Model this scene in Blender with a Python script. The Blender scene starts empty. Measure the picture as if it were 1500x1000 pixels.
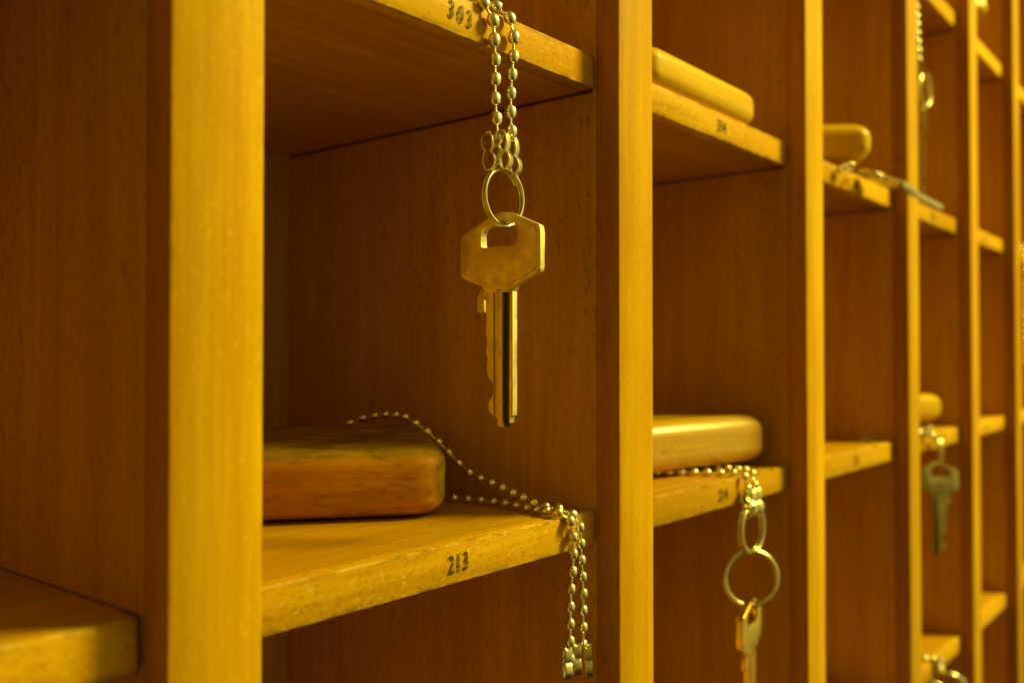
import bpy, bmesh, math, random
from mathutils import Vector, Matrix, Euler
random.seed(7)
S = bpy.context.scene
COL = S.collection
# ------------------------------------------------------------------ measures (metres, eye level is z = 0)
P = .15; H = .142; TU = .020; TS = .0104; REC = .0085; DEEP = .163
ZA = .09405; ZB = -.04785
UR = [-.0407, .1093, .2590, .4091, .5579, .7026, .8476, .9926, 1.1376, 1.2826, 1.4276]   # right faces of the uprights

# ------------------------------------------------------------------ materials
def nt(name):
    m = bpy.data.materials.new(name); m.use_nodes = True
    n = m.node_tree; n.nodes.clear()
    o = n.nodes.new('ShaderNodeOutputMaterial'); b = n.nodes.new('ShaderNodeBsdfPrincipled')
    n.links.new(b.outputs[0], o.inputs[0])
    return m, n, b
def N(n, t, **k):
    q = n.nodes.new(t)
    for a, v in k.items():
        if hasattr(q, a): setattr(q, a, v)
        else: q.inputs[a.replace('_', ' ')].default_value = v
    return q
def ramp(n, src, stops, interp='LINEAR'):
    r = n.nodes.new('ShaderNodeValToRGB'); n.links.new(src, r.inputs[0]); r.color_ramp.interpolation = interp
    e = r.color_ramp.elements
    while len(e) < len(stops): e.new(.5)
    for x, (p, c) in zip(e, stops):
        x.position = p; x.color = (c, c, c, 1) if isinstance(c, (int, float)) else (*c, 1)
    return r.outputs[0]
def mix(n, fac, a, b, mode='MIX'):
    q = n.nodes.new('ShaderNodeMix'); q.data_type = 'RGBA'; q.blend_type = mode
    for i, v in ((0, fac), (6, a), (7, b)):
        if hasattr(v, 'is_output'): n.links.new(v, q.inputs[i])
        elif i == 0: q.inputs[0].default_value = v
        else: q.inputs[i].default_value = (*v, 1)
    return q.outputs[2]
def mul(n, a, b):
    q = n.nodes.new('ShaderNodeMath'); q.operation = 'MULTIPLY'
    n.links.new(a, q.inputs[0])
    if hasattr(b, 'is_output'): n.links.new(b, q.inputs[1])
    else: q.inputs[1].default_value = b
    return q.outputs[0]
def wood(name, base, grain='z', streak=.35, fleck=(.25, .09, .006), fleck_amt=.6, fleck_cut=.63, fleck_size=(800, 240), tilt=0.0,
         speck=0.0, topdirt=None, soft=.05, spec=.05, saw=0, wear=0.0, wear_col=(.72, .55, .10), grime=0.0, rough=.36, coat=.25, blotch=.35, bump=.25):
    m, n, b = nt(name)
    tc = n.nodes.new('ShaderNodeTexCoord'); oi = n.nodes.new('ShaderNodeObjectInfo')
    off = N(n, 'ShaderNodeVectorMath', operation='SCALE'); off.inputs[0].default_value = (3.1, 1.7, 2.3); n.links.new(oi.outputs['Random'], off.inputs[3])
    add = N(n, 'ShaderNodeVectorMath', operation='ADD'); n.links.new(tc.outputs['Object'], add.inputs[0]); n.links.new(off.outputs[0], add.inputs[1])
    ax = 'xyz'.index(grain)
    def coords(across, along, t=0):
        mp = n.nodes.new('ShaderNodeMapping'); s = [across] * 3; s[ax] = along
        mp.inputs['Scale'].default_value = s
        src = add.outputs[0]
        if t:
            r = n.nodes.new('ShaderNodeMapping'); r.inputs['Rotation'].default_value = (t, t, t) if ax else (0, t, t); n.links.new(src, r.inputs[0]); src = r.outputs[0]
        n.links.new(src, mp.inputs[0]); return mp.outputs[0]
    def noise(vec, detail=3, dist=0, rgh=.55):
        q = n.nodes.new('ShaderNodeTexNoise'); q.inputs['Scale'].default_value = 1; q.inputs['Detail'].default_value = detail
        q.inputs['Distortion'].default_value = dist; q.inputs['Roughness'].default_value = rgh
        n.links.new(vec, q.inputs[0]); return q.outputs[0]
    g1 = noise(coords(650, 26), 4, .4); g2 = noise(coords(120, 6), 3, .8); bl = noise(coords(22, 12), 2)
    sp = noise(coords(*fleck_size, tilt), 2, .2)
    dark = tuple(c * (1 - streak) * k for c, k in zip(base, (1, .88, .6)))
    light = tuple(min(1, c * (1 + streak * .5)) for c in base)
    c = mix(n, ramp(n, g1, [(.3, 0), (.7, 1)]), dark, light)
    c = mix(n, .55, c, mix(n, ramp(n, g2, [(.35, 0), (.65, 1)]), dark, light))
    c = mix(n, mul(n, ramp(n, bl, [(.35, 1), (.65, 0)]), blotch), c, tuple(v * k for v, k in zip(base, (.75, .62, .4))))
    dens = noise(coords(16, 9), 3)
    if fleck_amt: c = mix(n, mul(n, mul(n, ramp(n, sp, [(fleck_cut, 0), (fleck_cut + soft, 1)]), ramp(n, dens, [(.35, .15), (.6, 1)])), fleck_amt), c, fleck)
    if speck:
        s2 = noise(coords(800, 420), 3); c = mix(n, mul(n, ramp(n, s2, [(.60, 0), (.72, 1)]), speck), c, wear_col)
        s3 = noise(coords(900, 380), 2); c = mix(n, mul(n, ramp(n, s3, [(.66, 0), (.72, 1)]), speck * .8), c, (.22, .10, .01))
    if wear or grime:
        bv = n.nodes.new('ShaderNodeBevel'); bv.samples = 4; bv.inputs[0].default_value = .0011
        ge = n.nodes.new('ShaderNodeNewGeometry'); dt = N(n, 'ShaderNodeVectorMath', operation='DOT_PRODUCT')
        n.links.new(bv.outputs[0], dt.inputs[0]); n.links.new(ge.outputs['Normal'], dt.inputs[1])
        edge = ramp(n, dt.outputs['Value'], [(.80, 1), (.985, 0)])
        w = noise(coords(300, 140), 4)
        if wear: c = mix(n, mul(n, mul(n, edge, ramp(n, w, [(.42, 0), (.56, 1)])), wear), c, wear_col)
        if grime:
            bv2 = n.nodes.new('ShaderNodeBevel'); bv2.samples = 4; bv2.inputs[0].default_value = .003
            d2 = N(n, 'ShaderNodeVectorMath', operation='DOT_PRODUCT'); n.links.new(bv2.outputs[0], d2.inputs[0]); n.links.new(ge.outputs['Normal'], d2.inputs[1])
            e2 = ramp(n, d2.outputs['Value'], [(.85, 1), (.999, 0)])
            w2 = noise(coords(230, 90), 5, .5, .7)
            c = mix(n, mul(n, mul(n, e2, ramp(n, w2, [(.47, 0), (.58, 1)])), grime), c, (.09, .06, .012))
    if saw:
        rm = n.nodes.new('ShaderNodeMapping'); rm.inputs['Rotation'].default_value = (0, math.radians(38), 0); n.links.new(add.outputs[0], rm.inputs[0])
        wv = n.nodes.new('ShaderNodeTexWave'); wv.inputs['Scale'].default_value = 105; wv.inputs['Distortion'].default_value = 6; wv.inputs['Detail'].default_value = 2; n.links.new(rm.outputs[0], wv.inputs[0])
        c = mix(n, mul(n, mul(n, ramp(n, wv.outputs['Fac'], [(.45, 0), (.9, 1)]), ramp(n, bl, [(.3, .2), (.6, 1)])), saw), c, (.26, .12, .006))
    if topdirt:
        t2 = n.nodes.new('ShaderNodeTexCoord'); sx = n.nodes.new('ShaderNodeSeparateXYZ'); n.links.new(t2.outputs['Normal'], sx.inputs[0])
        w3 = noise(coords(150, 60), 5, .6, .65)
        mx = N(n, 'ShaderNodeMath', operation='MAXIMUM'); n.links.new(sx.outputs[2], mx.inputs[0]); n.links.new(sx.outputs[0], mx.inputs[1])
        sm = N(n, 'ShaderNodeMath', operation='ADD'); n.links.new(mx.outputs[0], sm.inputs[0]); n.links.new(w3, sm.inputs[1])
        c = mix(n, ramp(n, mul(n, sm.outputs[0], .5), [(.54, 0), (.64, .9)]), c, mix(n, ramp(n, w3, [(.40, 0), (.60, 1)]), topdirt, tuple(v * .45 for v in topdirt)))
    hv = n.nodes.new('ShaderNodeHueSaturation'); n.links.new(c, hv.inputs['Color'])
    vv = n.nodes.new('ShaderNodeMapRange'); n.links.new(oi.outputs['Random'], vv.inputs[0]); vv.inputs[3].default_value = .88; vv.inputs[4].default_value = 1.12; n.links.new(vv.outputs[0], hv.inputs['Value'])
    c = hv.outputs[0]
    n.links.new(c, b.inputs['Base Color'])
    rr = ramp(n, g1, [(.2, rough - .06), (.8, rough + .12)]); n.links.new(rr, b.inputs['Roughness'])
    b.inputs['Specular IOR Level'].default_value = spec; b.inputs['Coat Weight'].default_value = coat; b.inputs['Coat Roughness'].default_value = .22
    bp = n.nodes.new('ShaderNodeBump'); bp.inputs['Strength'].default_value = bump; bp.inputs['Distance'].default_value = .0003
    n.links.new(g1, bp.inputs['Height']); n.links.new(bp.outputs[0], b.inputs['Normal'])
    return m
def metal(name, col, rough=.25, grime=.35, gcol=(.12, .09, .03), sc=700, bump=.12):
    m, n, b = nt(name)
    tc = n.nodes.new('ShaderNodeTexCoord')
    q = n.nodes.new('ShaderNodeTexNoise'); q.inputs['Scale'].default_value = sc; q.inputs['Detail'].default_value = 4; n.links.new(tc.outputs['Object'], q.inputs[0])
    q2 = n.nodes.new('ShaderNodeTexNoise'); q2.inputs['Scale'].default_value = sc * .25; q2.inputs['Detail'].default_value = 3; n.links.new(tc.outputs['Object'], q2.inputs[0])
    c = mix(n, mul(n, ramp(n, q.outputs[0], [(.5, 0), (.7, 1)]), grime), col, gcol)
    c = mix(n, mul(n, ramp(n, q2.outputs[0], [(.4, 0), (.7, 1)]), grime * .7), c, tuple(v * .55 for v in col))
    n.links.new(c, b.inputs['Base Color']); b.inputs['Metallic'].default_value = 1
    n.links.new(ramp(n, q2.outputs[0], [(.3, rough * .75), (.7, rough * 1.5)]), b.inputs['Roughness'])
    bp = n.nodes.new('ShaderNodeBump'); bp.inputs['Strength'].default_value = bump; bp.inputs['Distance'].default_value = .0002
    n.links.new(q.outputs[0], bp.inputs['Height']); n.links.new(bp.outputs[0], b.inputs['Normal'])
    return m

B = (.60, .355, .022)
M = dict(
    panel=wood('beech_veneer_upright', (.64, .36, .002), 'z', .20, (.22, .07, .002), .50, .57, (680, 220), .20, soft=.12, rough=.45, coat=.0),
    shelf=wood('beech_veneer_shelf', (.60, .325, .003), 'x', .22, (.26, .11, .004), .40, .62, (700, 200), rough=.38, coat=.05, spec=.3),
    edge=wood('solid_beech_front_edge', (.70, .405, .0015), 'z', .24, (.42, .19, .003), .40, .56, (1200, 420), soft=.1, speck=.26, wear=.7, wear_col=(.90, .62, .04), rough=.5, coat=.0, blotch=.55, grime=.4),
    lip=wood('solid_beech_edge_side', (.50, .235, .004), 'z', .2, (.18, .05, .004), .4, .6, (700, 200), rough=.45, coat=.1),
    sedge=wood('solid_beech_shelf_edge', (.70, .405, .0015), 'x', .26, (.34, .15, .003), .50, .56, (1100, 480), soft=.08, speck=.40, wear=1.0, wear_col=(.90, .76, .26), grime=1.0, rough=.5, coat=.02, blotch=.7),
    back=wood('plywood_back', (.50, .36, .02), 'z', .2, fleck_amt=.2, rough=.5, coat=.05),
    red=wood('reddish_worn_block_wood', (.58, .27, .005), 'x', .42, (.18, .07, .004), .50, .50, (420, 160), soft=.22, wear=.7, wear_col=(.62, .44, .06), grime=.9, topdirt=(.42, .26, .012), rough=.5, coat=.03, blotch=.8, bump=.5),
    pale=wood('pale_block_wood', (.74, .48, .012), 'x', .2, (.35, .17, .02), .5, .66, (300, 160), speck=.25, wear=.4, rough=.38, coat=.15, blotch=.4),
    saw=wood('saw_marked_block_wood', (.60, .37, .012), 'x', .3, (.25, .11, .01), .35, .60, (260, 130), speck=.35, wear=.6, rough=.32, coat=.3, spec=.5, saw=.28, blotch=.5, bump=.5),
    nickel=metal('nickel_chain', (.95, .90, .66), .27, .22),
    ring=metal('steel_ring', (.92, .84, .55), .26, .25, sc=500),
    key=metal('worn_nickel_key', (.80, .66, .30), .50, .02, sc=900, bump=.05),
    brass=metal('brass_key', (.92, .66, .16), .26, .25),
    dull=metal('dull_grey_key', (.74, .66, .34), .36, .5),
    dark_metal=metal('tarnish_groove_reflection', (.10, .085, .05), .45, .6),  # dark reflection in the key grooves put into the colour; also tarnished beads
)
def inkmat():
    m, n, b = nt('worn_stamp_ink'); b.inputs['Base Color'].default_value = (.035, .035, .022, 1); b.inputs['Roughness'].default_value = .7
    tc = n.nodes.new('ShaderNodeTexCoord'); q = n.nodes.new('ShaderNodeTexNoise'); q.inputs['Scale'].default_value = 1100; q.inputs['Detail'].default_value = 3
    n.links.new(tc.outputs['Object'], q.inputs[0]); n.links.new(ramp(n, q.outputs[0], [(.37, .08), (.58, .92)]), b.inputs['Alpha']); return m
M['ink'] = inkmat()
jm, jn, jbs = nt('joint_shade'); jbs.inputs['Base Color'].default_value = (.10, .04, .003, 1); jbs.inputs['Roughness'].default_value = .8; M['gap_shade'] = jm  # dark colour stands in for the shade in the shelf-end gap

# ------------------------------------------------------------------ object helpers
def tag(o, label=None, cat=None, group=None, kind=None):
    for k, v in (('label', label), ('category', cat), ('group', group), ('kind', kind)):
        if v: o[k] = v
    return o
def thing(name, loc, label, cat, group=None):
    o = bpy.data.objects.new(name, None); COL.objects.link(o); o.location = loc; o.empty_display_size = .01
    return tag(o, label, cat, group)
def link(name, bm, mats, parent=None, loc=(0, 0, 0), smooth=True, angle=35):
    me = bpy.data.meshes.new(name); bmesh.ops.recalc_face_normals(bm, faces=bm.faces[:]); bm.to_mesh(me); bm.free()
    for m in (mats if isinstance(mats, (list, tuple)) else [mats]): me.materials.append(m)
    if smooth:
        me.polygons.foreach_set('use_smooth', [True] * len(me.polygons)); me.set_sharp_from_angle(angle=math.radians(angle))
    o = bpy.data.objects.new(name, me); COL.objects.link(o); o.location = loc
    if parent: o.parent = parent
    return o
def boxbm(sx, sy, sz, bev=0, seg=2):                    # box from origin corner, centred in x/y/z
    bm = bmesh.new(); bmesh.ops.create_cube(bm, size=1); bmesh.ops.scale(bm, vec=(sx, sy, sz), verts=bm.verts)
    if bev: bmesh.ops.bevel(bm, geom=bm.edges[:], offset=bev, segments=seg, profile=.5, affect='EDGES')
    return bm
def box(name, lo, hi, mat, parent, bev=0):
    c = [(a + b) / 2 for a, b in zip(lo, hi)]
    base = parent.matrix_world.translation if False else Vector((0, 0, 0))
    o = link(name, boxbm(*[b - a for a, b in zip(lo, hi)], bev), mat, None, c); o.parent = parent
    return o
def tube(bm, pts, r, n=10, closed=False, mat=0):
    pts = [Vector(p) for p in pts]; K = len(pts); rings = []
    def tan(i):
        if closed: return (pts[(i + 1) % K] - pts[i - 1]).normalized()
        return (pts[min(i + 1, K - 1)] - pts[max(i - 1, 0)]).normalized()
    t = tan(0); u = t.orthogonal().normalized()
    for i in range(K):
        t = tan(i); u = (u - t * u.dot(t)).normalized(); v = t.cross(u)
        rings.append([bm.verts.new(pts[i] + (u * math.cos(a) + v * math.sin(a)) * r) for a in (2 * math.pi * j / n for j in range(n))])
    for i in range(K if closed else K - 1):
        a, b = rings[i], rings[(i + 1) % K]
        for j in range(n):
            f = bm.faces.new((a[j], a[(j + 1) % n], b[(j + 1) % n], b[j])); f.material_index = mat
    if not closed:
        bm.faces.new(rings[0][::-1]); bm.faces.new(rings[-1])
def catmull(pts, sub=12):
    P_ = [Vector(p) for p in pts]; P_ = [P_[0] * 2 - P_[1]] + P_ + [P_[-1] * 2 - P_[-2]]; out = []
    for i in range(1, len(P_) - 2):
        a, b, c, d = P_[i - 1:i + 3]
        for k in range(sub):
            t = k / sub; out.append(.5 * ((2 * b) + (c - a) * t + (2 * a - 5 * b + 4 * c - d) * t * t + (3 * b - a - 3 * c + d) * t ** 3))
    out.append(P_[-2]); return out
def bead(bm, p, d, r, elong):
    d = d.normalized(); q = d.to_track_quat('Z', 'Y').to_matrix().to_4x4()
    q = Matrix.Translation(p) @ q @ Matrix.Rotation(random.uniform(0, 6), 4, 'Z')
    nu, nv = 16, 10; vs = []
    for i in range(1, nv):
        th = math.pi * i / nv; rr = r * math.sin(th) ** .92; z = -math.cos(th) * r * elong
        vs.append([bm.verts.new(q @ Vector((rr * math.cos(2 * math.pi * j / nu), rr * math.sin(2 * math.pi * j / nu), z))) for j in range(nu)])
    a = bm.verts.new(q @ Vector((0, 0, -r * elong))); b = bm.verts.new(q @ Vector((0, 0, r * elong)))
    for i in range(nv - 2):
        for j in range(nu): bm.faces.new((vs[i][j], vs[i][(j + 1) % nu], vs[i + 1][(j + 1) % nu], vs[i + 1][j]))
    for j in range(nu):
        bm.faces.new((a, vs[0][(j + 1) % nu], vs[0][j])); bm.faces.new((b, vs[-1][j], vs[-1][(j + 1) % nu]))
def strand(bm, pts, step=.0051, r=.0015, elong=1.18, start=0.0):
    c = catmull(pts, 12); L = [0]
    for a, b in zip(c, c[1:]): L.append(L[-1] + (b - a).length)
    def at(s):
        for i in range(len(c) - 1):
            if L[i + 1] >= s:
                k = (s - L[i]) / max(1e-9, L[i + 1] - L[i]); return c[i].lerp(c[i + 1], k), c[i + 1] - c[i]
        return c[-1], c[-1] - c[-2]
    s = start; ctr = []
    while s <= L[-1]:
        p, d = at(s); ctr.append(p); bead(bm, p, d + Vector([random.uniform(-1, 1) for _ in range(3)]) * d.length * .08, r * random.uniform(.97, 1.03), elong); s += step
    if len(ctr) > 1: tube(bm, ctr, .00042, 8)
def coupling_bm(h=.0108, w=.0026, a=.0019, waist=.0009, th=.00045, notch=.0009):
    """bent flat strip that closes round a bead and a ring: figure-eight outline in local YZ, strip width along local X; top at z=0"""
    side = [(a * .95 * math.cos(t), -h * .27 + h * .27 * math.sin(t)) for t in (math.radians(90 - 150 * i / 11) for i in range(12))]
    side += [(a * math.cos(t), -h * .735 + h * .265 * math.sin(t)) for t in (math.radians(44 - 134 * i / 11) for i in range(12))]
    prof = [(max(y, waist if 0 < i < 23 else 0) + .0004 * math.sin((z / h + .5) * 5), z) for i, (y, z) in enumerate(side)]
    prof += [(-max(y, waist if 0 < i < 23 else 0) + .0004 * math.sin((z / h + .5) * 5), z) for i, (y, z) in list(enumerate(side))[::-1][1:-1]]
    n = len(prof)
    bm = bmesh.new(); rows = 5; grid = []
    for k in range(rows):
        f = k / (rows - 1) * 2 - 1; ring = []
        for i, (y, z) in enumerate(prof):
            dz = -notch * (1 - abs(f)) if z > -.0012 else 0
            ring.append(bm.verts.new((f * w / 2, y, z + dz)))
        grid.append(ring)
    for k in range(rows - 1):
        for i in range(n): bm.faces.new((grid[k][i], grid[k][(i + 1) % n], grid[k + 1][(i + 1) % n], grid[k + 1][i]))
    bmesh.ops.recalc_face_normals(bm, faces=bm.faces[:])
    bmesh.ops.solidify(bm, geom=bm.faces[:], thickness=th)
    rim = [e for e in bm.edges if len(e.link_faces) == 2 and e.calc_face_angle(0) > 1.2]
    bmesh.ops.bevel(bm, geom=rim, offset=.00016, segments=2, profile=.5, affect='EDGES', clamp_overlap=True)
    return bm
def coupling(parent, loc, yaw=0, tilt=0, roll=0, s=1):
    o = link('coupling', coupling_bm(), M['ring'], parent, loc); o.rotation_euler = (tilt, roll, yaw); o.scale = (s, s, s); return o
def split_ring(loc, R, r, label, rot=(0, 0, 0), turns=2.15, mat='ring', pitch=None, group=None):
    """centre at loc; hangs in the local XZ plane"""
    n = int(46 * turns); pitch = pitch or 2.05 * r
    pts = [(R * math.sin(2 * math.pi * t), pitch * (t - turns / 2), R * math.cos(2 * math.pi * t)) for t in (turns * i / n for i in range(n + 1))]
    bm = bmesh.new(); tube(bm, pts, r, 12); o = link('split_ring', bm, M[mat], None, loc); o.rotation_euler = rot
    return tag(o, label, 'key ring', group)
def block(name, corner, ang, L, W, Hh, rc, rb, mat, label, tilt=0, end='right', pitch=0):
    """rounded wooden tag block. corner = bottom front right corner; local x points left along the front, y to the back"""
    bm = bmesh.new(); pts = []; k = 7
    for cx, cy, a0 in ((L / 2 - rc, W / 2 - rc, 0), (-L / 2 + rc, W / 2 - rc, 90), (-L / 2 + rc, -W / 2 + rc, 180), (L / 2 - rc, -W / 2 + rc, 270)):
        for i in range(k + 1):
            a = math.radians(a0 + 90 * i / k); pts.append((cx + rc * math.cos(a), cy + rc * math.sin(a)))
    m = 8; rings = []
    for i in range(m + 1):
        a = math.pi / 2 * i / m; rings.append((rb * (1 - math.sin(a)), rb * (1 - math.cos(a))))
    prof = [(ins, z) for ins, z in rings] + [(ins, Hh - z) for ins, z in rings[::-1]]
    rows = []
    for ins, z in prof:
        sx = (L / 2 - ins) / (L / 2); sy = (W / 2 - ins) / (W / 2)
        rows.append([bm.verts.new((x * sx, y * sy, z)) for x, y in pts])
    K = len(pts)
    for a, b in zip(rows, rows[1:]):
        for j in range(K): bm.faces.new((a[j], a[(j + 1) % K], b[(j + 1) % K], b[j]))
    bm.faces.new(rows[0][::-1]); bm.faces.new(rows[-1])
    for v in bm.verts:
        v.co += Vector((math.sin(v.co.y * 190 + v.co.z * 240), math.sin(v.co.x * 130 + 1), math.sin(v.co.x * 150 + v.co.y * 110))) * .00022
    o = link(name, bm, M[mat], None, angle=60)
    Rz = Matrix.Rotation(ang, 4, 'Z') @ Matrix.Rotation(pitch, 4, 'Y') @ Matrix.Rotation(tilt, 4, 'X')
    loc = Vector(corner) - (Rz @ Vector((L / 2, -W / 2, 0)))
    o.matrix_world = Matrix.Translation(loc) @ Rz
    return tag(o, label, 'wooden block')

# ------------------------------------------------------------------ the rack
rack = thing('key_rack', (0, 0, 0), 'varnished beech pigeonhole rack with stamped numbers on its shelf edges, holding blocks and keys', 'rack')
Z0, Z1 = -.345, .405
# uprights (one panel each with a solid wood front edge)
for xr in UR:
    u = box('upright', (xr - TU, REC, Z0), (xr, DEEP, Z1), M['panel'], rack)
    e = box('front_edge', (xr - TU - .0001, 0, Z0), (xr + .0001, REC, Z1), M['edge'], None, .0007)
    e.parent = u; e.location = e.location - u.location
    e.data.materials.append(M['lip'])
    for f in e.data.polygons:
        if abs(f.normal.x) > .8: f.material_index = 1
levels = [ZB - 2 * H, ZB - H, ZB, ZA, ZA + H, ZA + 2 * H]
numbers = {(1, 3): '303', (2, 3): '304', (3, 3): '305', (4, 3): '306', (5, 3): '307', (1, 2): '213', (2, 2): '214', (3, 2): '215', (4, 2): '216', (5, 2): '217'}
nx = {(1, 3): .1758, (1, 2): .1752, (2, 3): .3254, (2, 2): .3255, (3, 3): .4770, (3, 2): .4750}
for i in range(len(UR) - 1):
    xl, xr = UR[i] + .0006, UR[i + 1] - TU - .0009
    for j, z in enumerate(levels):
        s = box('shelf', (xl, REC + .006, z - TS + .0001), (xr, DEEP - .0006, z - .0001), M['shelf'], rack)
        bmx = boxbm(xr - xl, .006, TS, .0006)
        for v in bmx.verts: v.co += Vector((0, math.sin(v.co.x * 300 + i) * .0001, math.sin(v.co.x * 170 + j) * .0001))
        e = link('front_edge', bmx, M['sedge'], s); e.location = Vector(((xl + xr) / 2, REC + .003, z - TS / 2)) - s.location
        jb = bmesh.new()  # added dark strip in the shelf-end gap, painting its shade
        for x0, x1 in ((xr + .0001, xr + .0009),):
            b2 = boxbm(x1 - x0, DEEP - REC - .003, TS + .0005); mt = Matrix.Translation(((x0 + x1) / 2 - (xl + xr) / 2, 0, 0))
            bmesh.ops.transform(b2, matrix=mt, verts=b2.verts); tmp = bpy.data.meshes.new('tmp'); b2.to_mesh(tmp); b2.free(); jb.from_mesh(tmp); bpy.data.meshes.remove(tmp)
        g = link('joint_shade_strip', jb, M['gap_shade'], s, smooth=False); g.location = Vector(((xl + xr) / 2, (DEEP + REC) / 2, z - TS / 2 - .0004)) - s.location
        if (i, j) in numbers:
            cu = bpy.data.curves.new('number', 'FONT'); cu.body = numbers[(i, j)]; cu.align_x = 'CENTER'; cu.align_y = 'CENTER'; cu.size = .0067; cu.offset = .00010
            cu.space_character = 1.45 if (i, j) == (1, 3) else 1.12; cu.extrude = .00003
            t = bpy.data.objects.new('tmp', cu); COL.objects.link(t); bpy.context.view_layer.update()
            me = bpy.data.meshes.new_from_object(t.evaluated_get(bpy.context.evaluated_depsgraph_get())); bpy.data.objects.remove(t)
            me.materials.clear(); me.materials.append(M['ink'])
            for v in me.vertices: v.co.x *= .72; v.co.y += .00012 * math.sin(v.co.x * 900)
            q = bpy.data.objects.new('stamped_number', me); COL.objects.link(q); q.parent = s
            q.location = Vector((nx.get((i, j), (xl + xr) / 2), REC - .00025, z - TS / 2 - .0002)) - s.location
            q.rotation_euler = (math.pi / 2, (.10 if (i, j) == (1, 3) else .0), 0)
box('back_panel', (UR[0] - TU, DEEP + .0005, Z0), (UR[-1], DEEP + .0065, Z1), M['back'], rack)

# ------------------------------------------------------------------ wooden blocks
dirn = math.atan2(-.0267, .0343)
block('wooden_block', (.1990, .0336, ZB + .0004), dirn, .100, .056, .0200, .010, .0058, 'red', 'reddish brown worn wooden block on shelf 213, dirty along its top edges', tilt=math.radians(4.5))
block('wooden_block', (.3575, .0078, ZA + .0004), 0, .085, .034, .0142, .006, .0052, 'pale', 'smooth pale yellow wooden block lying along the front of shelf 304')
block('wooden_block', (.3815, .0142, ZB + .0026), math.atan2(-.0125, .0686), .085, .042, .0200, .007, .0066, 'saw', 'glossy saw-marked wooden block resting on a bead chain on shelf 214')
block('wooden_block', (.4672, -.0042, ZA + .0042), math.radians(-56), .064, .036, .0190, .0075, .0078, 'pale', 'rounded wooden block sticking out over the front of shelf 305', tilt=0)
block('wooden_block', (.6625, .0125, ZB + .0045), math.radians(-22), .060, .032, .0180, .007, .0066, 'pale', 'small blurred wooden block on shelf 216 above the dull grey key')
block('wooden_block', (.7340, -.0040, ZA + H + .0135), math.radians(-35), .050, .030, .0185, .006, .006, 'pale', 'pale wooden block cut off by the top of the photo, tipped over its shelf edge', tilt=math.radians(-17))

# ------------------------------------------------------------------ bead chains
def chain(base, label, strands, cps=(), group='metal bead chains of the room keys', **k):
    t = thing('bead_chain', base, label, 'bead chain', group); bm = bmesh.new(); b = Vector(base)
    for s in strands:
        st = k.get('start', 0)
        if isinstance(s, tuple): s, st = s
        strand(bm, [Vector(p) - b for p in s], start=st, step=k.get('step', .0051), r=k.get('r', .0015), elong=k.get('elong', 1.18))
    link('bead_strand', bm, M['nickel'], t, angle=80)
    for (p, yaw, tilt, roll) in cps: coupling(t, Vector(p) - b, yaw, tilt, roll)
    return t
c1 = chain((.1885, .0067, .0945), 'two strands of metal bead chain hanging over shelf 303 beside its number', [
    [(.1650, .0560, .0958), (.1740, .0300, .0958), (.1800, .0140, .0958), (.1835, .0085, .0953), (.1868, .0064, .0897), (.1873, .0066, .0845), (.1877, .0067, .0792), (.1877, .0067, .0685), (.1884, .0062, .0575)],
    [(.1730, .0580, .0958), (.1810, .0320, .0958), (.1860, .0150, .0958), (.1903, .0085, .0955), (.1943, .0063, .0918), (.1955, .0066, .0844), (.1949, .0067, .0787), (.1942, .0067, .0686), (.1943, .0062, .0570)]],
    [((.1860, .0070, .0600), .30, 0, .06), ((.1890, .0046, .0606), .26, 0, 0), ((.1932, .0050, .0599), .26, 0, -.05)], r=.0017, elong=1.22, step=.00525)
c2 = chain((.2235, .0067, -.046), 'long doubled bead chain running from the reddish block over the edge of shelf 213', [
    [(.2020, .1080, -.0420), (.2090, .1050, -.0330), (.2160, .0990, -.0240), (.2200, .0900, -.0208), (.2205, .0800, -.0200), (.2200, .0730, -.0208), (.2215, .0675, -.0240), (.2240, .0625, -.0285), (.2255, .0570, -.0335), (.2266, .0505, -.0383), (.2262, .0400, -.0409), (.2247, .0290, -.0432), (.2225, .0175, -.0452), (.2225, .0085, -.0458), (.2262, .0063, -.0500), (.2277, .0066, -.0603), (.2288, .0067, -.0707), (.2288, .0067, -.0863), (.2289, .0062, -.0900)],
    [(.2150, .0730, -.0465), (.2205, .0620, -.0465), (.2234, .0513, -.0465), (.2249, .0421, -.0465), (.2247, .0320, -.0465), (.2222, .0197, -.0465), (.2195, .0120, -.0459), (.2200, .0080, -.0464), (.2229, .0065, -.0500), (.2238, .0067, -.0597), (.2224, .0067, -.0695), (.2221, .0067, -.0843), (.2222, .0066, -.0895)]],
    [((.2206, .0066, -.0848), -.45, 0, .05), ((.2238, .0056, -.0842), -.65, 0, 0), ((.2268, .0038, -.0852), -.88, 0, -.06)])
for ch_ in c2.children:
    if ch_.name.startswith('coupling'): ch_.scale = (.80, .85, .9)
c3 = chain((.340, .008, -.046), 'short blurred bead chain coming out from under the saw-marked block on shelf 214', [
    [(.3060, .0480, -.0465), (.3190, .0385, -.0465), (.3290, .0300, -.0465), (.3370, .0180, -.0465), (.3400, .0080, -.0464), (.3415, .0058, -.0505), (.3415, .0062, -.0570)],
    [(.3540, .0360, -.0465), (.3550, .0250, -.0465), (.3530, .0150, -.0465), (.3490, .0080, -.0463), (.3475, .0056, -.0500), (.3470, .0058, -.0570)]],
    [((.3400, .0055, -.0530), .3, 0, .15), ((.3440, .0052, -.0522), -.2, 0, 0), ((.3480, .0050, -.0522), 0, 0, -.12)])
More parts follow.
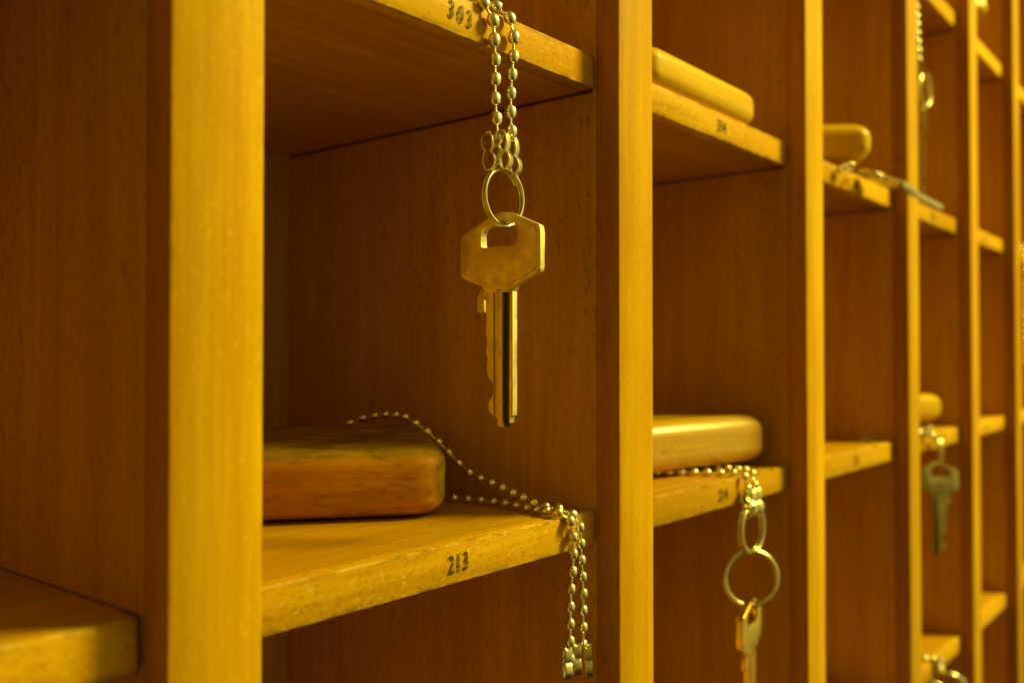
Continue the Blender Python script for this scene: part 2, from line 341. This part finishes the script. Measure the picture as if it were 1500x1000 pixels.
c4 = chain((.5708, .004, ZA + H), 'bead chain hanging beside an upright at the top right of the photo', [
    [(.5700, .060, ZA + H + .0017), (.5700, .0150, ZA + H + .0017), (.5698, .0085, ZA + H + .0012), (.5705, .0058, .2300), (.5710, .0050, .2113), (.5748, .0050, .1950), (.5785, .0050, .1800), (.5800, .0050, .1740)],
    [(.5745, .060, ZA + H + .0017), (.5745, .0150, ZA + H + .0017), (.5745, .0085, ZA + H + .0012), (.5750, .0058, .2300), (.5752, .0050, .2113), (.5775, .0050, .1950), (.5800, .0050, .1800), (.5810, .0050, .1730)]],
    [((.5800, .0045, .1775), .6, 0, 0)], r=.0013)
for ch_ in c4.children:
    if ch_.name.startswith('coupling'): ch_.data.materials[0] = M['dull']
c5 = chain((.5960, .004, ZB), 'short bright bead chain curling over the front of shelf 216', [
    [(.5600, .0250, ZB + .0017), (.5750, .0120, ZB + .0017), (.5860, .0075, ZB + .0019), (.5960, .0055, ZB + .0014), (.6010, .0030, -.0500)],
    [(.6120, .0300, ZB + .0017), (.6060, .0130, ZB + .0017), (.6020, .0070, ZB + .0019)]],
    [((.5900, .0030, -.0420), .4, .5, .9), ((.6045, .0016, -.0500), .6, 0, 0)], r=.0019)
c6 = chain((.4560, .006, ZA), 'few chain beads squeezed under the rounded block on shelf 305', [
    [(.4400, .0400, ZA + .0014), (.4470, .0200, ZA + .0014), (.4510, .0120, ZA + .0014)]],
    [((.4545, .0022, .0932), 1.2, 1.35, 0)])
c7 = chain((.515, .0155, ZB), 'small curl of bead chain lying alone on shelf 215', [
    [(.5140, .0190, ZB + .0017), (.5170, .0165, ZB + .0017), (.5230, .0160, ZB + .0017), (.5270, .0190, ZB + .0017)]], step=.0045, r=.0010)
for ch_ in c7.children: ch_.data.materials[0] = M['dark_metal']
for ch_ in c6.children: ch_.data.materials[0] = M['dull']
c8 = chain((.612, .008, ZB - H), 'dark chain beads at the front of the lowest shelf visible at bottom right', [
    [(.5950, .0500, ZB - H + .0017), (.6020, .0250, ZB - H + .0017), (.6090, .0140, ZB - H + .0017), (.6125, .0085, ZB - H + .0014), (.6140, .0060, ZB - H - .003)]],
    [((.6135, .0062, -.1870), .5, 0, .1), ((.6160, .0050, -.1870), -.4, 0, 0)], r=.0018)
c9 = chain((.9000, .0062, ZA), 'chain of pale beads at the very right edge of the photo', [
    [(.8990, .0500, ZA + .0017), (.8992, .0150, ZA + .0017), (.8993, .0085, ZA + .0012), (.8995, .0064, .0870), (.8996, .0066, .0428), (.9000, .0066, -.010)],
    [(.9040, .0500, ZA + .0017), (.9040, .0150, ZA + .0017), (.9040, .0085, ZA + .0012), (.9040, .0064, .0870), (.9040, .0066, .0428), (.9040, .0066, -.010)]])

for ch_ in c9.children: ch_.data.materials[0] = M['dull']
# ------------------------------------------------------------------ keys
U_, V_ = .2124e-3, .1825e-3
def poly_prism(bm, pts, y0, y1, mat=0, hole=None, bev=0):
    """extrude an outline (u right, v up) from y0 (face) to y1 in local Y; optional hole of outline"""
    def ring(ps, y): return [bm.verts.new((u, y, v)) for u, v in ps]
    b = bmesh.new()
    vs = [b.verts.new((u, 0, v)) for u, v in pts]; es = [b.edges.new((vs[i], vs[(i + 1) % len(vs)])) for i in range(len(vs))]
    if hole:
        hs = [b.verts.new((u, 0, v)) for u, v in hole]; es += [b.edges.new((hs[i], hs[(i + 1) % len(hs)])) for i in range(len(hs))]
    bmesh.ops.triangle_fill(b, use_beauty=True, edges=es)
    if bev:
        bmesh.ops.dissolve_limit(b, angle_limit=.01, verts=b.verts[:], edges=[e for e in b.edges if len(e.link_faces) == 2]) if not hole else None
    b.verts.ensure_lookup_table(); base = {}
    fr = {v: bm.verts.new((v.co.x, y0, v.co.z)) for v in b.verts}; bk = {v: bm.verts.new((v.co.x, y1, v.co.z)) for v in b.verts}
    rim = []
    for f in b.faces:
        g = bm.faces.new([fr[v] for v in f.verts]); g.material_index = mat
        g = bm.faces.new([bk[v] for v in f.verts][::-1]); g.material_index = mat
    for e in b.edges:
        if len(e.link_faces) == 1:
            a, c = e.verts; g = bm.faces.new((fr[a], fr[c], bk[c], bk[a])); g.material_index = mat
            rim += [x for x in g.edges if x.verts[0].co.y == x.verts[1].co.y]
    b.free()
    if bev: bmesh.ops.bevel(bm, geom=list(set(rim)), offset=bev, segments=2, profile=.5, affect='EDGES')
def uv(ps, c=733): return [((x - c) * U_, -(y - 311) * V_) for x, y in ps]
def rnd(ps, r=.3):                                       # cut the corners of an outline a little
    out = []; n = len(ps)
    for i in range(n):
        a, b, c = Vector(ps[i - 1]), Vector(ps[i]), Vector(ps[(i + 1) % n])
        d1 = min(r, (a - b).length * .4); d2 = min(r, (c - b).length * .4)
        p, q = b + (a - b).normalized() * d1, b + (c - b).normalized() * d2
        for t in (0, .33, .67, 1): out.append(tuple((p.lerp(b, t)).lerp(b.lerp(q, t), t)))
    return out
HEAD = [(717, 318), (733, 311), (749, 313), (790, 334), (792, 340), (792, 402), (756, 421), (752, 430), (709, 430), (706, 421), (674, 406), (673, 400), (673, 347), (678, 339)]
HOLE = [(709, 335), (728, 327), (744, 326), (757, 331), (760, 346), (757, 362), (706, 363), (705, 343)]
INNER = [(718, 321), (733, 315), (748, 317), (784, 336), (787, 342), (787, 398), (753, 416), (712, 416), (679, 402), (678, 346), (683, 341)]
def make_key(name, loc, rot, label, m_face, m_groove, mirror=False, group='metal room keys'):
    t = thing(name, loc, label, 'key', group); t.rotation_euler = rot if isinstance(rot, Euler) else Euler(rot)
    T = .0024; mx = -1 if mirror else 1
    def pr(bm, px, y0, y1, mat=0, hole=None, bev=0, r=.0006):
        ps = [(u * mx, v) for u, v in rnd(uv(px), r)]; hs = [(u * mx, v) for u, v in rnd(uv(hole), r)] if hole else None
        poly_prism(bm, ps, y0, y1, mat, hs, bev)
    bm = bmesh.new(); pr(bm, HEAD, 0, T, 0, HOLE, .00028, .0011)
    bow = link('bow', bm, [m_face, m_groove], t, angle=40)
    bm = bmesh.new(); pr(bm, INNER, -.00030, T + .00030, 0, [(x, y) for x, y in HOLE], .00018, .0009)
    link('face_plate', bm, [m_face, m_groove], bow, angle=40)
    bm = bmesh.new()
    pr(bm, [(711, 428), (722.5, 428), (722.5, 613), (715, 603), (713.5, 596), (718, 587), (722, 582), (722, 563), (715, 556), (713.2, 548), (712.4, 535), (714.2, 528), (711.2, 520), (712.6, 506), (713.6, 500), (710.6, 492), (711.2, 474), (712.4, 468), (710.8, 458)], .0004, T - .0004, 0, None, .00012, .0003)
    pr(bm, [(698, 437), (703, 426), (706, 418), (712, 418), (711.5, 434), (706, 439), (706.5, 459), (697, 459)], .0004, T - .0004, 0, None, .00012, .0004)
    pr(bm, [(722, 428), (728.5, 428), (728.5, 616), (722, 613)], .0010, T - .0010, 0)
    pr(bm, [(728, 424), (736.5, 424), (736.5, 628), (729.5, 626)], 0, T, 0, None, .00012, .0003)
    pr(bm, [(736, 424), (747.5, 424), (747.5, 620), (742, 628), (736, 628)], .0014, T - .0006, 1)
    pr(bm, [(747, 424), (752, 424), (752, 611), (748.6, 612), (747, 622)], 0, T, 0, None, .00012, .0003)
    bl = link('blade', bm, [m_face, m_groove], t, angle=40)
    return t
def plane_rot(w, lean=0):
    """rotation that takes local +X to the horizontal direction w and keeps Z up (local -Y faces the viewer)"""
    return Euler((0, lean, math.atan2(w[1], w[0])))
make_key('key', (.1889, .0060, .0389), plane_rot((.1425, -.990)), 'large sharp nickel key with angular head hanging from the ring below shelf 303', M['key'], M['dark_metal'])
split_ring((.1897, .0055, .0427), .0076, .00046, 'sharp double-wire ring between the chain over shelf 303 and the large sharp key')
# key under 214
split_ring((.3424, .0048, -.0684), .0092, .0007, 'narrow upper ring of the pair hanging under shelf 214')
split_ring((.3410, .0045, -.0872), .0107, .0010, 'wide round lower ring of the pair hanging under shelf 214', rot=(0, 0, math.radians(-42)), turns=1.6, pitch=.0013)
make_key('key', (.3418, .0040, -.0953), plane_rot((.993, .115), .02), 'golden brass key seen nearly edge on, hanging under shelf 214', M['brass'], M['dull'])
# key under bay four
split_ring((.6085, .0022, -.0585), .0090, .0008, 'ring seen edge on above the dull grey key', rot=(0, 0, math.radians(17)))
make_key('key', (.6110, .0034, -.0655), plane_rot((.70, -.714)), 'dull grey blurred key hanging below the small block at right', M['dull'], M['dark_metal'], mirror=True)
# hanging at top right
split_ring((.5842, .0035, .1602), .0098, .0007, 'ring above the thin edge-on key at the top right')
make_key('key', (.5815, .0030, .1500), plane_rot((.93, .33)), 'dark key seen as a thin line close beside the upright at the top right', M['dull'], M['dark_metal'])
# stiff key lying out of bay three
a, b = Vector((.4739, -.003, .0902)), Vector((.5357, -.020, .0781))
d = (b - a).normalized(); up = Vector((.10, .0, .30)) + d.cross(a - Vector((0, -.152, 0))).normalized() * (-1 if d.cross(a).z < 0 else 1); nrm = (up - d * up.dot(d)).normalized()
X = nrm.cross(-d).normalized()
rotm = Matrix((X, nrm, -d)).transposed()
make_key('key', a, rotm.to_euler(), 'thin edge-on key poking out level from shelf 305 across the next upright', M['nickel'], M['dark_metal'])
rg = split_ring((.4690, -.0020, .0912), .0062, .0005, 'flat-lying ring between the rounded block on shelf 305 and the level key')
rg.rotation_euler = Matrix((d, nrm, d.cross(nrm))).transposed().to_euler()
# bottom right ring
rg = split_ring((.6220, .0030, -.2030), .0105, .0012, 'thick tilted ring cut off at the bottom of the photo on the right', turns=1.3, pitch=.0012)
rg.rotation_euler = (math.radians(62), math.radians(30), math.radians(-40))

# ------------------------------------------------------------------ camera
cam = bpy.data.cameras.new('camera'); co = bpy.data.objects.new('camera', cam); COL.objects.link(co); S.camera = co
cam.sensor_width = 36; cam.lens = 1345 / 1500 * 36; cam.clip_start = .005; cam.clip_end = 20
co.location = (0, -1.0153 * P, 0); co.rotation_euler = (math.radians(90) + math.atan(22 / 1345), 0, -math.radians(50.8))
cam.dof.use_dof = True; cam.dof.focus_distance = .247; cam.dof.aperture_fstop = 9.5; cam.dof.aperture_blades = 7

# ------------------------------------------------------------------ light: one warm lamp high to the front right, dim warm room with added fill glows
def area(loc, tgt, size, power, col):
    l = bpy.data.lights.new('lamp', 'AREA'); l.shape = 'DISK'; l.size = size; l.energy = power; l.color = col
    o = bpy.data.objects.new('lamp', l); COL.objects.link(o); o.location = loc
    o.rotation_euler = (Vector(tgt) - Vector(loc)).to_track_quat('-Z', 'Y').to_euler()
LC = (1, .87, .15)
area((1.40, -1.00, 1.15), (.35, 0, 0), .50, 58, LC)
w = bpy.data.worlds.new('World'); S.world = w; w.use_nodes = True; n = w.node_tree; n.nodes.clear()
out = n.nodes.new('ShaderNodeOutputWorld'); bg = n.nodes.new('ShaderNodeBackground'); n.links.new(bg.outputs[0], out.inputs[0])
tc = n.nodes.new('ShaderNodeTexCoord'); sx = n.nodes.new('ShaderNodeSeparateXYZ'); n.links.new(tc.outputs['Generated'], sx.inputs[0])
mr = n.nodes.new('ShaderNodeMapRange'); n.links.new(sx.outputs[2], mr.inputs[0]); mr.inputs[1].default_value = -1; mr.inputs[2].default_value = 1
base = ramp(n, mr.outputs[0], [(.15, (.05, .028, .003)), (.5, (.13, .085, .010)), (.85, (.26, .195, .03))])
# added glow in the world at front right, brightening metal edges and fronts
dp = n.nodes.new('ShaderNodeVectorMath'); dp.operation = 'DOT_PRODUCT'; n.links.new(tc.outputs['Generated'], dp.inputs[0]); dp.inputs[1].default_value = Vector((.70, -.68, .22)).normalized()
fill_right = ramp(n, dp.outputs['Value'], [(.45, 0), (.95, (1.15, .97, .22))])
dq = n.nodes.new('ShaderNodeVectorMath'); dq.operation = 'DOT_PRODUCT'; n.links.new(tc.outputs['Generated'], dq.inputs[0]); dq.inputs[1].default_value = Vector((-.75, -.65, .15)).normalized()  # second, weaker added glow at front left to lift the left faces
ad = mix(n, 1.0, mix(n, 1.0, base, fill_right, 'ADD'), ramp(n, dq.outputs['Value'], [(.40, 0), (.95, (.20, .13, .015))]), 'ADD')
n.links.new(ad, bg.inputs[0]); bg.inputs[1].default_value = .55
v = S.view_settings; v.view_transform = 'Standard'; v.look = 'None'; v.exposure = 0; v.gamma = 1; v.use_curve_mapping = False
